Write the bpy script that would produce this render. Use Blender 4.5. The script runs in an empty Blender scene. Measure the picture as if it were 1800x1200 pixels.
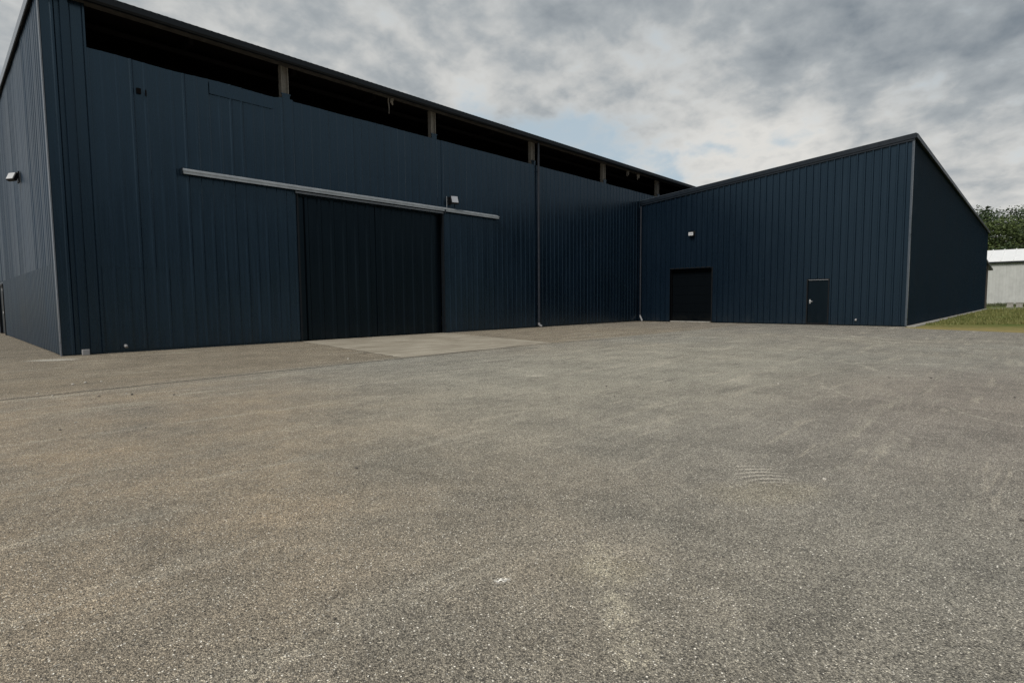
import bpy, math, random
from mathutils import Vector, Matrix, noise as mnoise
random.seed(7)
R = math.radians
sc = bpy.context.scene
COL = sc.collection

# ------------------------------------------------------------------ camera
cam_d = bpy.data.cameras.new('camera'); cam = bpy.data.objects.new('camera', cam_d); COL.objects.link(cam)
CR = Vector((0.68914, -0.72457, -0.00830)).normalized()
CF = Vector((0.72252, 0.68748, -0.07274)).normalized()
CU = CR.cross(CF).normalized(); CR = CF.cross(CU).normalized()
CPOS = Vector((0, 0, 1.37))
m4 = Matrix.Identity(4)
for i in range(3):
    m4[i][0] = CR[i]; m4[i][1] = CU[i]; m4[i][2] = -CF[i]; m4[i][3] = CPOS[i]
cam.matrix_world = m4
cam_d.sensor_width = 36; cam_d.lens = 19.407; cam_d.clip_start = 0.05; cam_d.clip_end = 3000
sc.camera = cam

# ------------------------------------------------------------------ light and view
sc.view_settings.view_transform = 'Standard'; sc.view_settings.look = 'None'
sc.view_settings.exposure = 0.25
sc.cycles.use_denoising = True; sc.cycles.denoiser = 'OPENIMAGEDENOISE'
sc.cycles.denoising_input_passes = 'RGB_ALBEDO_NORMAL'; sc.cycles.denoising_prefilter = 'NONE'; sc.view_settings.gamma = 1.0
SUN_AZ, SUN_EL = -98.0, 44.0            # azimuth from +Y towards +X, elevation (degrees)
sun_d = bpy.data.lights.new('sun', 'SUN'); sun = bpy.data.objects.new('sun', sun_d); COL.objects.link(sun)
sun_d.energy = 2.4; sun_d.angle = R(22); sun_d.color = (1.0, 0.95, 0.87)
sdir = Vector((math.sin(R(SUN_AZ))*math.cos(R(SUN_EL)), math.cos(R(SUN_AZ))*math.cos(R(SUN_EL)), math.sin(R(SUN_EL))))
sun.rotation_euler = sdir.to_track_quat('Z', 'Y').to_euler()
sun.location = sdir*60


class NT:
    """small helper to write node trees"""
    def __init__(s, tree): s.t = tree; s.n = tree.nodes; s.l = tree.links
    def new(s, typ, ins=None, **props):
        nd = s.n.new(typ)
        for k, v in props.items(): setattr(nd, k, v)
        for k, v in (ins or {}).items():
            sock = nd.inputs[k]
            if hasattr(v, 'is_output') or isinstance(v, bpy.types.NodeSocket): s.l.new(v, sock)
            else: sock.default_value = v
        return nd
    def math(s, op, a, b=0.0, c=0.0, clamp=False):
        return s.new('ShaderNodeMath', {0: a, 1: b, 2: c}, operation=op, use_clamp=clamp).outputs[0]
    def vmath(s, op, a, b=(0, 0, 0), out=0):
        return s.new('ShaderNodeVectorMath', {0: a, 1: b}, operation=op).outputs[out]
    def mix(s, fac, a, b, blend='MIX'):
        nd = s.n.new('ShaderNodeMix'); nd.data_type = 'RGBA'; nd.blend_type = blend; nd.clamp_factor = True
        for i, v in ((0, fac), (6, a), (7, b)):
            if isinstance(v, bpy.types.NodeSocket): s.l.new(v, nd.inputs[i])
            else: nd.inputs[i].default_value = v if i == 0 else (tuple(v) + (1,))[:4]
        return nd.outputs[2]
    def sstep(s, v, lo, hi, a=0.0, b=1.0):
        nd = s.new('ShaderNodeMapRange', {0: v, 1: lo, 2: hi, 3: a, 4: b}); nd.interpolation_type = 'SMOOTHSTEP'
        return nd.outputs[0]
    def lin(s, v, lo, hi, a=0.0, b=1.0):
        return s.new('ShaderNodeMapRange', {0: v, 1: lo, 2: hi, 3: a, 4: b}).outputs[0]
    def noise(s, vec, scale, detail=4, rough=0.5, dist=0.0, out=0):
        return s.new('ShaderNodeTexNoise', {'Vector': vec, 'Scale': scale, 'Detail': detail, 'Roughness': rough, 'Distortion': dist}).outputs[out]
    def mapv(s, vec, scale=(1, 1, 1), rot=(0, 0, 0), loc=(0, 0, 0)):
        return s.new('ShaderNodeMapping', {'Vector': vec, 'Scale': scale, 'Rotation': rot, 'Location': loc}).outputs[0]


# world: sky texture behind a broken layer of cloud
w = bpy.data.worlds.new('World'); sc.world = w; w.use_nodes = True
w.node_tree.nodes.clear(); T = NT(w.node_tree)
gen = T.new('ShaderNodeTexCoord').outputs['Generated']
sep = T.new('ShaderNodeSeparateXYZ', {0: gen})
X, Y, Z = sep.outputs
sky = T.new('ShaderNodeTexSky', sky_type='NISHITA', sun_disc=False, sun_elevation=R(SUN_EL), sun_rotation=R(SUN_AZ),
            air_density=1.0, dust_density=1.6, ozone_density=1.0)
zz = T.math('ADD', T.math('MAXIMUM', Z, 0.0), 0.36)
pv = T.new('ShaderNodeCombineXYZ', {0: T.math('DIVIDE', X, zz), 1: T.math('DIVIDE', Y, zz), 2: 0.0}).outputs[0]
az = T.math('ARCTAN2', X, Y)
el = T.math('ARCSINE', Z)


def blob(a0, e0, wa, we):
    """soft patch of sky round an azimuth and an elevation (radians)"""
    da = T.math('DIVIDE', T.math('SUBTRACT', az, a0), wa)
    de = T.math('DIVIDE', T.math('SUBTRACT', el, e0), we)
    r2 = T.math('ADD', T.math('MULTIPLY', da, da), T.math('MULTIPLY', de, de))
    return T.math('EXPONENT', T.math('MULTIPLY', r2, -1.0))


n_big = T.noise(pv, 2.6, 4, 0.50, 0.2)
n_mid = T.noise(T.mapv(pv, loc=(0.4, 2.2, 0)), 6.6, 6, 0.52, 0.2)
n_fine = T.noise(T.mapv(pv, loc=(3.1, 1.7, 0)), 13.5, 6, 0.55, 0.15)
# where the cloud opens to blue
gap = T.math('ADD', T.math('MULTIPLY', blob(0.78, 0.295, 0.15, 0.035), 0.7), T.math('MULTIPLY', blob(0.93, 0.275, 0.17, 0.045), 0.9))
gap = T.math('ADD', gap, T.math('MULTIPLY', blob(1.04, 0.205, 0.14, 0.05), 0.75))
thick = T.math('ADD', T.math('MULTIPLY', n_big, 0.4), T.math('MULTIPLY', n_mid, 0.9)); thick = T.math('SUBTRACT', thick, 0.15)
thick = T.math('SUBTRACT', T.math('ADD', thick, 0.16), T.math('MULTIPLY', gap, 0.40))
cover = T.sstep(T.math('ADD', thick, T.math('MULTIPLY', T.math('SUBTRACT', n_fine, 0.5), 0.55)), 0.20, 0.60)
# grey undersides and white edges
glow = T.math('ADD', T.math('MULTIPLY', blob(1.15, 0.235, 0.34, 0.09), 0.50), T.math('MULTIPLY', blob(0.60, 0.36, 0.34, 0.13), 0.16))
glow = T.math('ADD', glow, T.math('MULTIPLY', blob(1.45, 0.11, 0.5, 0.09), 0.28))
dark = T.math('MULTIPLY', blob(1.58, 0.33, 0.34, 0.16), 0.30)
dark = T.math('ADD', dark, T.math('MULTIPLY', blob(1.0, 0.47, 0.5, 0.09), 0.08))
def cen(n, k): return T.math('MULTIPLY', T.math('SUBTRACT', n, 0.5), k)
shade = T.math('ADD', T.math('ADD', cen(n_big, -0.75), cen(n_mid, -1.05)), T.math('ADD', cen(n_fine, -0.72), 0.52))
shade = T.math('SUBTRACT', T.math('ADD', shade, glow), dark, clamp=True)
ramp = T.new('ShaderNodeValToRGB', {0: shade})
cr = ramp.color_ramp
cr.elements[0].position = 0.03; cr.elements[0].color = (2.05, 2.4, 2.75, 1)
cr.elements[1].position = 0.95; cr.elements[1].color = (7.2, 7.1, 6.8, 1)
e = cr.elements.new(0.45); e.color = (3.85, 4.15, 4.35, 1)
e = cr.elements.new(0.68); e.color = (5.5, 5.6, 5.55, 1)
blue = T.mix(0.8, sky.outputs[0], (4.9, 5.85, 6.4))
skyc = T.mix(cover, blue, ramp.outputs[0])
skyc = T.mix(1.0, skyc, (0.84, 0.84, 0.84), 'MULTIPLY')
# unseen dark cloud added low behind the camera to darken the wall reflections
added_bank = T.math('MULTIPLY', T.sstep(Y, -0.12, -0.45), T.sstep(T.math('ADD', el, T.math('MULTIPLY', n_big, 0.08)), 0.36, 0.12))
skyc = T.mix(T.math('MULTIPLY', added_bank, 0.92), skyc, (0.55, 0.80, 1.10))
bg = T.new('ShaderNodeBackground', {'Color': skyc, 'Strength': 0.10})
T.new('ShaderNodeOutputWorld', {'Surface': bg.outputs[0]})


# ------------------------------------------------------------------ tagging helpers
def tag(o, label=None, cat=None, group=None, kind=None):
    if label: o['label'] = label
    if cat: o['category'] = cat
    if group: o['group'] = group
    if kind: o['kind'] = kind
    return o


def thing(name, label, cat, loc=(0, 0, 0), rotz=0.0, group=None):
    o = bpy.data.objects.new(name, None); COL.objects.link(o)
    o.location = loc; o.rotation_euler = (0, 0, rotz); o.empty_display_size = 0.2
    return tag(o, label, cat, group)


class MB:
    """collects faces, then links them as one mesh object"""
    def __init__(s): s.v = []; s.f = []
    def poly(s, pts):
        i = len(s.v); s.v += [tuple(p) for p in pts]; s.f.append(tuple(range(i, i+len(pts))))
    def box(s, a, b):
        x0, y0, z0 = a; x1, y1, z1 = b
        i = len(s.v)
        s.v += [(x0, y0, z0), (x1, y0, z0), (x1, y1, z0), (x0, y1, z0), (x0, y0, z1), (x1, y0, z1), (x1, y1, z1), (x0, y1, z1)]
        s.f += [tuple(i+k for k in q) for q in ((0, 3, 2, 1), (4, 5, 6, 7), (0, 1, 5, 4), (1, 2, 6, 5), (2, 3, 7, 6), (3, 0, 4, 7))]
    def prism(s, prof, axis_vec, a, b):
        """profile (list of 3D points) pushed along axis_vec from a to b, closed"""
        ax = Vector(axis_vec); n = len(prof); i = len(s.v)
        s.v += [tuple(Vector(p)+ax*a) for p in prof] + [tuple(Vector(p)+ax*b) for p in prof]
        s.f += [(i+k, i+(k+1) % n, i+n+(k+1) % n, i+n+k) for k in range(n)]
        s.f += [tuple(i+k for k in reversed(range(n))), tuple(i+n+k for k in range(n))]
    def tube(s, pts, r, seg=12, cap=True):
        pts = [Vector(p) for p in pts]; rings = []
        for k, p in enumerate(pts):
            d = (pts[min(k+1, len(pts)-1)]-pts[max(k-1, 0)]).normalized()
            u = d.cross(Vector((0.3, 0.9, 0.2))).normalized(); v = d.cross(u)
            i = len(s.v)
            rr = r[k] if isinstance(r, (list, tuple)) else r
            s.v += [tuple(p+u*math.cos(6.28319*j/seg)*rr+v*math.sin(6.28319*j/seg)*rr) for j in range(seg)]
            rings.append(i)
        for a, b in zip(rings, rings[1:]):
            s.f += [(a+j, a+(j+1) % seg, b+(j+1) % seg, b+j) for j in range(seg)]
        if cap:
            s.f += [tuple(rings[0]+j for j in reversed(range(seg))), tuple(rings[-1]+j for j in range(seg))]
    def corr(s, O, u, n, u0, u1, zb, zt, pitch=0.333, depth=0.025, wb=0.10, wt=0.045, phase=0.0, rows=3, wob=0.004, seed=0, lap=True, irr=0.0):
        """profiled sheet: O + u*t, ribs stand out along n; zb / zt are numbers or functions of t"""
        O = Vector(O); u = Vector(u); n = Vector(n)
        fb = zb if callable(zb) else (lambda t: zb); ft = zt if callable(zt) else (lambda t: zt)
        rnd = random.Random(seed); prof = []
        k = math.floor((u0-phase)/pitch)-1
        while phase+k*pitch < u1+pitch:
            c = phase+k*pitch; off = 0.0
            if lap and k % 3 == 0: sheet = rnd.uniform(-wob, wob)
            if not lap: sheet = 0
            try: off = sheet
            except NameError: sheet = off = 0.0
            dp_ = depth*(1-irr*rnd.random())
            prof += [(c-wb/2, off), (c-wt/2, off+dp_), (c+wt/2, off+dp_), (c+wb/2, off)]
            if lap and k % 3 == 0: prof += [(c+wb/2+0.004, off-0.006)]
            k += 1
        cut = []
        for (a, da), (b, db) in zip(prof, prof[1:]):
            for t in (u0, u1):
                if a < t < b: cut.append((t, da+(db-da)*(t-a)/(b-a)))
        prof = sorted([p for p in prof if u0 <= p[0] <= u1]+cut)
        i = len(s.v); W = len(prof)
        for r in range(rows+1):
            g = r/rows
            for t, d in prof:
                z = fb(t)*(1-g)+ft(t)*g
                wv = mnoise.noise(Vector((t*0.55+seed*9.1, z*0.45, seed*3.3)))*wob*2.2
                s.v.append(tuple(O+u*t+n*(d+wv)+Vector((0, 0, z))))
        flip = u.cross(Vector((0, 0, 1))).dot(n) < 0
        for r in range(rows):
            for j in range(W-1):
                q = (i+r*W+j, i+r*W+j+1, i+(r+1)*W+j+1, i+(r+1)*W+j)
                s.f.append(q[::-1] if flip else q)
    def build(s, name, mat, parent=None, bevel=0.0, smooth=False):
        me = bpy.data.meshes.new(name); me.from_pydata(s.v, [], s.f); me.update()
        o = bpy.data.objects.new(name, me); COL.objects.link(o)
        if mat: me.materials.append(mat)
        if smooth:
            for p in me.polygons: p.use_smooth = True
        if parent:
            o.parent = parent
            o.matrix_parent_inverse = Matrix.Identity(4)
            mw = Matrix.Translation(parent.location) @ parent.rotation_euler.to_matrix().to_4x4()
            if parent.parent:
                g = parent.parent
                pm = Matrix.Translation(g.location) @ g.rotation_euler.to_matrix().to_4x4()
                mw = pm @ mw if parent.type == 'EMPTY' else pm
            me.transform(mw.inverted())
        if bevel:
            b = o.modifiers.new('bevel', 'BEVEL'); b.width = bevel; b.segments = 2; b.limit_method = 'ANGLE'
        return o


# ------------------------------------------------------------------ materials
def newmat(name):
    m = bpy.data.materials.new(name); m.use_nodes = True; m.node_tree.nodes.clear()
    t = NT(m.node_tree)
    b = t.new('ShaderNodeBsdfPrincipled'); t.new('ShaderNodeOutputMaterial', {'Surface': b.outputs[0]})
    return m, t, b


def plain(name, col, rough=0.5, metal=0.0, var=0.15, scale=4.0, spec=0.5):
    m, t, b = newmat(name)
    co = t.new('ShaderNodeTexCoord').outputs['Object']
    n = t.noise(co, scale, 5, 0.6)
    c = t.mix(t.lin(n, 0.3, 0.7), tuple(v*(1-var) for v in col), tuple(min(1, v*(1+var)) for v in col))
    t.l.new(c, b.inputs['Base Color'])
    t.l.new(t.lin(n, 0.2, 0.8, max(0.02, rough-0.08), min(1, rough+0.08)), b.inputs['Roughness'])
    b.inputs['Metallic'].default_value = metal; b.inputs['Specular IOR Level'].default_value = spec
    return m


def cladding(name, col, rough=0.42, bump=0.25, spec=0.5, streak=0.35):
    """painted profiled steel: faint vertical streaks, slight oil-canning, dusty foot"""
    m, t, b = newmat(name)
    pos = t.new('ShaderNodeNewGeometry').outputs['Position']
    st = t.noise(t.mapv(pos, (5, 5, 0.22)), 1.6, 6, 0.65)
    big = t.noise(pos, 0.35, 3, 0.5)
    fine = t.noise(t.mapv(pos, (26, 26, 1.2)), 1.0, 4, 0.6)
    k = t.math('ADD', t.math('MULTIPLY', st, 0.5), t.math('ADD', t.math('MULTIPLY', big, 0.25), t.math('MULTIPLY', fine, 0.25)))
    c = t.mix(t.lin(k, 0.33, 0.67), tuple(v*(1-streak) for v in col), tuple(v*(1+streak) for v in col))
    # road dust splashed on the lowest metre, uneven
    z = t.new('ShaderNodeSeparateXYZ', {0: pos}).outputs[2]
    foot = t.math('MULTIPLY', t.sstep(z, 0.7, 0.0), t.lin(t.noise(pos, 2.2, 5, 0.6), 0.4, 0.75), clamp=True)
    c = t.mix(t.math('MULTIPLY', foot, 0.10), c, (0.09, 0.085, 0.07))
    t.l.new(c, b.inputs['Base Color'])
    t.l.new(t.lin(k, 0.3, 0.7, rough-0.07, rough+0.09), b.inputs['Roughness'])
    b.inputs['Specular IOR Level'].default_value = spec; b.inputs['Specular Tint'].default_value = (0.54, 0.80, 1.0, 1)
    hb = t.math('ADD', t.math('MULTIPLY', t.noise(t.mapv(pos, (1, 1, 0.45)), 1.3, 2, 0.4), 0.9), t.math('MULTIPLY', st, 0.10))
    bp = t.new('ShaderNodeBump', {'Strength': bump, 'Distance': 0.03, 'Height': hb})
    t.l.new(bp.outputs[0], b.inputs['Normal'])
    return m


M = {}
M['clad'] = cladding('old_blue_cladding', (0.0038, 0.0098, 0.0195), 0.26, 0.25, 0.75, streak=0.55)
M['clad_new'] = cladding('new_blue_cladding', (0.0030, 0.0076, 0.0153), 0.27, 0.08, 0.65, streak=0.15)
M['clad_dull'] = cladding('dull_cladding', (0.0060, 0.0160, 0.0310), 0.40, 0.16, 0.45, streak=0.6)
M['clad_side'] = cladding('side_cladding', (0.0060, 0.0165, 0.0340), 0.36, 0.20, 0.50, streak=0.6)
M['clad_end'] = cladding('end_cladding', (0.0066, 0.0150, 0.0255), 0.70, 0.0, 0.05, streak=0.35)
M['shutter'] = cladding('shutter_black', (0.0008, 0.0010, 0.0016), 0.6, 0.0, 0.10)
M['door_black'] = cladding('black_door_sheet', (0.0012, 0.0031, 0.0054), 0.30, 0.10, 0.33)
M['trim'] = plain('dark_trim', (0.006, 0.011, 0.018), 0.4, spec=0.3)
M['gutter'] = plain('gutter_dark', (0.006, 0.009, 0.013), 0.5, spec=0.25)
M['corner'] = plain('corner_flashing', (0.15, 0.17, 0.20), 0.30)
M['edge'] = plain('annex_edge_flashing', (0.060, 0.075, 0.095), 0.3)
M['rail'] = plain('grey_rail_steel', (0.40, 0.43, 0.46), 0.35, 0.3)
M['pipe'] = plain('downpipe_dark', (0.022, 0.026, 0.036), 0.35)
M['shoe'] = plain('pale_pipe_end', (0.27, 0.27, 0.28), 0.5)
M['inside'] = plain('unpainted_inside', (0.007, 0.006, 0.006), 0.9, var=0.3, spec=0.05)
M['soffit'] = plain('weathered_soffit', (0.060, 0.056, 0.052), 0.85, var=0.35, spec=0.2)
M['post'] = plain('weathered_post', (0.20, 0.185, 0.165), 0.8, var=0.25, scale=9)
M['white'] = plain('white_plastic', (0.50, 0.51, 0.53), 0.4, var=0.06)
M['glass'] = plain('lamp_glass', (0.34, 0.36, 0.40), 0.15, var=0.05)
M['black'] = plain('black_casing', (0.008, 0.009, 0.011), 0.5, spec=0.2)
M['steel'] = plain('bright_steel', (0.75, 0.75, 0.76), 0.25, 0.9, var=0.05)
M['concrete_plain'] = plain('pale_concrete', (0.30, 0.29, 0.27), 0.85, var=0.25, scale=7)
M['shed'] = plain('pale_shed_cladding', (0.46, 0.47, 0.46), 0.55, var=0.10, scale=1.2)
M['shed_roof'] = plain('white_shed_roof', (0.80, 0.81, 0.82), 0.45, var=0.06, scale=2)
M['rag'] = plain('torn_pale_film', (0.22, 0.20, 0.18), 0.8)
M['stone'] = plain('loose_stone', (0.52, 0.49, 0.44), 0.85, var=0.35, scale=60)
M['stone_dark'] = plain('dark_loose_stone', (0.11, 0.10, 0.09), 0.85, var=0.35, scale=60)
M['timber'] = plain('grey_timber', (0.07, 0.062, 0.055), 0.8)


def asphalt():
    m, t, b = newmat('worn_asphalt')
    pos = t.new('ShaderNodeNewGeometry').outputs['Position']
    warp = t.vmath('SUBTRACT', t.noise(pos, 2.3, 4, 0.6, out=1), (0.5, 0.5, 0.5))
    pw = t.vmath('ADD', pos, t.vmath('MULTIPLY', warp, (0.35, 0.35, 0.0)))

    def spot(cx, cy, rx, ry=None, rot=0.0, p=pw):
        q = t.mapv(t.vmath('SUBTRACT', p, (cx, cy, 0)), rot=(0, 0, rot))
        q = t.vmath('MULTIPLY', q, (1/rx, 1/(ry or rx), 0))
        return t.sstep(t.vmath('LENGTH', q, out=1), 1.0, 0.25)

    def seg(a, b_, wd, p=None, soft=0.35):
        p = p or pos
        ax, ay = a; bx, by = b_; L2 = (bx-ax)**2+(by-ay)**2
        d = t.vmath('SUBTRACT', p, (ax, ay, 0)); d = t.vmath('MULTIPLY', d, (1, 1, 0))
        tt = t.math('DIVIDE', t.vmath('DOT_PRODUCT', d, (bx-ax, by-ay, 0), out=1), L2, clamp=True)
        along = t.new('ShaderNodeVectorMath', {0: (bx-ax, by-ay, 0), 'Scale': tt}, operation='SCALE').outputs[0]
        return t.sstep(t.vmath('LENGTH', t.vmath('SUBTRACT', d, along), out=1), wd, wd*soft)

    low = t.noise(pos, 0.16, 4, 0.55)
    mid = t.noise(pos, 0.9, 5, 0.6)
    mott = t.noise(pos, 4.0, 8, 0.72)
    # dust colour: tan on the left yard, grey in the middle, slightly mauve on the right
    tan = t.math('ADD', spot(-1.0, 7.5, 8.5, 11.0), t.math('MULTIPLY', t.lin(low, 0.42, 0.65), 0.35), clamp=True)
    tan = t.math('MULTIPLY', tan, t.lin(mid, 0.25, 0.7, 0.35, 1.0), clamp=True)
    base = t.mix(tan, (0.215, 0.209, 0.188), (0.240, 0.194, 0.142))
    mauve = t.math('MULTIPLY', spot(9.5, 0.0, 8.0, 4.5, 0.3), 0.55)
    base = t.mix(mauve, base, (0.200, 0.176, 0.160))
    # brighter drive lane in the middle distance, darker band along the buildings
    base = t.mix(t.math('MULTIPLY', spot(10.0, 6.0, 10.0, 5.2, -0.2), 0.65), base, (0.285, 0.272, 0.232))
    sy = t.new('ShaderNodeSeparateXYZ', {0: pw}); px, py = sy.outputs[0], sy.outputs[1]
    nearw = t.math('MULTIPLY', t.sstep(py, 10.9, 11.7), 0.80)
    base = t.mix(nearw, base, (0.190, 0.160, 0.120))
    base = t.mix(t.math('MULTIPLY', t.sstep(px, 20.0, 28.0), 0.55), base, (0.150, 0.140, 0.128))
    # wheel and scraper streaks
    st = t.noise(t.mapv(pos, (0.22, 2.6, 1), (0, 0, R(52))), 1.0, 6, 0.7, 0.4)
    st2 = t.noise(t.mapv(pos, (0.35, 3.4, 1), (0, 0, R(10))), 1.0, 6, 0.7, 0.3)
    base = t.mix(t.math('MULTIPLY', t.sstep(st, 0.52, 0.72), 0.8), base, (0.345, 0.322, 0.275))
    base = t.mix(t.math('MULTIPLY', t.sstep(st2, 0.55, 0.75), t.sstep(px, 2.0, 9.0)), base, (0.125, 0.118, 0.105))
    f = t.math('ADD', t.math('MULTIPLY', t.math('SUBTRACT', mid, 0.5), 1.05), t.math('MULTIPLY', t.math('SUBTRACT', mott, 0.5), 1.0))
    base = t.mix(1.0, base, t.new('ShaderNodeCombineColor', {0: t.math('ADD', f, 1.0), 1: t.math('ADD', f, 1.0), 2: t.math('ADD', f, 1.0)}).outputs[0], 'MULTIPLY')
    # stains and scrapes that the yard shows
    pale = (0.50, 0.47, 0.41)
    base = t.mix(t.math('MULTIPLY', spot(2.30, 1.50, 0.30, 0.20, 0.8), 0.15), base, (0.36, 0.32, 0.20))
    tread = t.math('MULTIPLY', seg((2.48, 1.72), (1.78, 1.06), 0.12, None, 0.2), t.sstep(t.noise(pos, 9, 6, 0.75), 0.42, 0.58))
    base = t.mix(t.math('MULTIPLY', tread, 0.62), base, (0.42, 0.39, 0.315))
    scuff = t.math('MULTIPLY', t.sstep(t.noise(t.mapv(pos, (0.5, 5.0, 1), (0, 0, R(-28))), 1.0, 7, 0.72, 0.6), 0.56, 0.70), t.sstep(px, 2.5, 5.0))
    base = t.mix(t.math('MULTIPLY', scuff, 0.6), base, (0.40, 0.365, 0.31))
    base = t.mix(t.math('MULTIPLY', spot(4.05, 1.32, 0.60, 0.35, 0.6), 0.22), base, (0.33, 0.29, 0.20))
    base = t.mix(t.math('MULTIPLY', spot(7.65, 6.62, 0.32, 0.22, 0.9), 0.75), base, (0.40, 0.38, 0.33))
    base = t.mix(t.math('MULTIPLY', spot(2.05, 17.75, 0.75, 0.38, 0.5), 0.85), base, (0.42, 0.41, 0.38))
    fuzz = t.vmath('ADD', pos, t.vmath('MULTIPLY', t.vmath('SUBTRACT', t.noise(pos, 9.0, 4, 0.7, out=1), (0.5, 0.5, 0.5)), (0.16, 0.16, 0)))
    fuzz2 = t.vmath('ADD', fuzz, t.vmath('MULTIPLY', t.vmath('SUBTRACT', t.noise(pos, 0.45, 3, 0.6, out=1), (0.5, 0.5, 0.5)), (2.2, 2.2, 0)))
    broken = t.sstep(t.noise(pos, 3.0, 4, 0.7), 0.36, 0.60)
    for a, b_, wd, op in (((22.3, 6.2), (20.3, 3.0), 0.16, 0.8), ((23.6, 5.5), (21.2, 2.2), 0.10, 0.6), ((19.2, 8.4), (22.2, 6.3), 0.14, 0.6),
                          ((20.5, 3.0), (17.5, -0.5), 0.09, 0.5), ((16.0, 6.2), (12.0, 1.6), 0.09, 0.45), ((13.5, 2.9), (15.6, 0.0), 0.12, 0.5),
                          ((8.75, 0.85), (7.4, -0.5), 0.045, 0.6), ((9.7, 2.4), (8.6, 1.2), 0.05, 0.45), ((6.62, 1.0), (6.50, 0.86), 0.035, 0.9),
                          ((12.5, 9.2), (15.5, 6.2), 0.10, 0.35), ((1.2, 10.3), (8.2, 8.0), 0.09, 0.35), ((-1.0, 7.4), (4.5, 6.9), 0.10, 0.3)):
        base = t.mix(t.math('MULTIPLY', t.math('MULTIPLY', seg(a, b_, wd, fuzz2 if a[0] > 7 and wd < 0.135 else fuzz), broken), op*0.75), base, pale)
    # chipped white mark near the camera
    chip = t.math('MULTIPLY', spot(1.862, 1.855, 0.060, 0.030, 0.4, pos), t.sstep(t.noise(pos, 70, 3, 0.6), 0.44, 0.54))
    base = t.mix(chip, base, (0.80, 0.79, 0.76))
    # arcs left by a turning tyre
    dx = t.vmath('LENGTH', t.vmath('MULTIPLY', t.vmath('SUBTRACT', pos, (4.10, 1.21, 0)), (1, 1, 0)), out=1)
    ring = t.math('SINE', t.math('MULTIPLY', t.math('ADD', dx, t.math('MULTIPLY', mott, 0.03)), 6.28318/0.082))
    arc = t.math('MULTIPLY', t.sstep(ring, 0.1, 0.9), spot(4.43, 1.52, 0.36, 0.27, -0.75), clamp=True)
    base = t.mix(t.math('MULTIPLY', arc, 0.85), base, (0.46, 0.43, 0.38))
    # sealed joint running parallel with the long wall
    jp = t.vmath('ADD', pos, t.vmath('MULTIPLY', t.vmath('SUBTRACT', t.noise(pos, 1.4, 4, 0.6, out=1), (0.5, 0.5, 0.5)), (0.16, 0.16, 0)))
    joint = seg((-40, 8.85), (14.0, 11.50), 0.075, jp, 0.3)
    base = t.mix(t.math('MULTIPLY', seg((7.93, 11.3), (9.0, 18.4), 0.06, jp, 0.3), 0.55), base, (0.06, 0.055, 0.048))
    foot = t.math('MULTIPLY', t.sstep(py, 18.45, 18.85), t.lin(t.noise(pos, 3.0, 5, 0.7), 0.35, 0.65, 0.25, 1.0))  # broken grit strip with contact shade painted in along the wall foot
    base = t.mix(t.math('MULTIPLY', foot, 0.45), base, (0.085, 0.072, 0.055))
    base = t.mix(t.math('MULTIPLY', joint, 0.8), base, (0.035, 0.032, 0.028))
    base = t.mix(t.math('MULTIPLY', seg((14.0, 11.4), (20.5, 10.2), 0.20, fuzz), 0.5), base, (0.08, 0.075, 0.066))
    # exposed aggregate: chips about 8 to 20 mm
    v1 = t.new('ShaderNodeTexVoronoi', {'Vector': pos, 'Scale': 165.0, 'Randomness': 1.0})
    v2 = t.new('ShaderNodeTexVoronoi', {'Vector': pos, 'Scale': 88.0, 'Randomness': 1.0})
    v3 = t.new('ShaderNodeTexVoronoi', {'Vector': pos, 'Scale': 240.0, 'Randomness': 1.0})
    r1 = t.new('ShaderNodeSeparateColor', {0: v1.outputs['Color']}).outputs
    r2 = t.new('ShaderNodeSeparateColor', {0: v2.outputs['Color']}).outputs
    r3 = t.new('ShaderNodeSeparateColor', {0: v3.outputs['Color']}).outputs
    g1 = t.new('ShaderNodeValToRGB', {0: r1[0]}); q = g1.color_ramp
    q.elements[0].position = 0.0; q.elements[0].color = (0.45, 0.45, 0.46, 1)
    q.elements[1].position = 1.0; q.elements[1].color = (1.9, 1.9, 1.84, 1)
    x = q.elements.new(0.35); x.color = (0.80, 0.80, 0.80, 1)
    x = q.elements.new(0.90); x.color = (1.25, 1.24, 1.21, 1)
    base2 = t.mix(1.0, base, g1.outputs[0], 'MULTIPLY')
    edge = t.sstep(v1.outputs['Distance'], 0.75, 0.35, 0.55, 1.0)
    base2 = t.mix(1.0, base2, t.new('ShaderNodeCombineColor', {0: edge, 1: edge, 2: edge}).outputs[0], 'MULTIPLY')
    s3 = t.lin(r3[1], 0, 1, 0.50, 1.50)
    base2 = t.mix(1.0, base2, t.new('ShaderNodeCombineColor', {0: s3, 1: s3, 2: s3}).outputs[0], 'MULTIPLY')
    big = t.math('MULTIPLY', t.math('GREATER_THAN', r2[0], 0.80), t.sstep(v2.outputs['Distance'], 0.46, 0.32))
    base2 = t.mix(t.math('MULTIPLY', big, t.lin(r2[1], 0, 1, 0.35, 1.0)), base2, t.mix(r2[1], (0.40, 0.37, 0.31), (0.68, 0.655, 0.60)))
    hole = t.math('MULTIPLY', t.math('LESS_THAN', r2[2], 0.16), t.sstep(v2.outputs['Distance'], 0.55, 0.3))
    base2 = t.mix(1.0, base2, (1.88, 1.85, 1.79), 'MULTIPLY')
    base2 = t.mix(t.math('MULTIPLY', hole, 0.55), base2, (0.05, 0.048, 0.044))
    t.l.new(base2, b.inputs['Base Color'])
    t.l.new(t.lin(r1[1], 0, 1, 0.62, 0.95), b.inputs['Roughness'])
    b.inputs['Specular IOR Level'].default_value = 0.35
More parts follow.
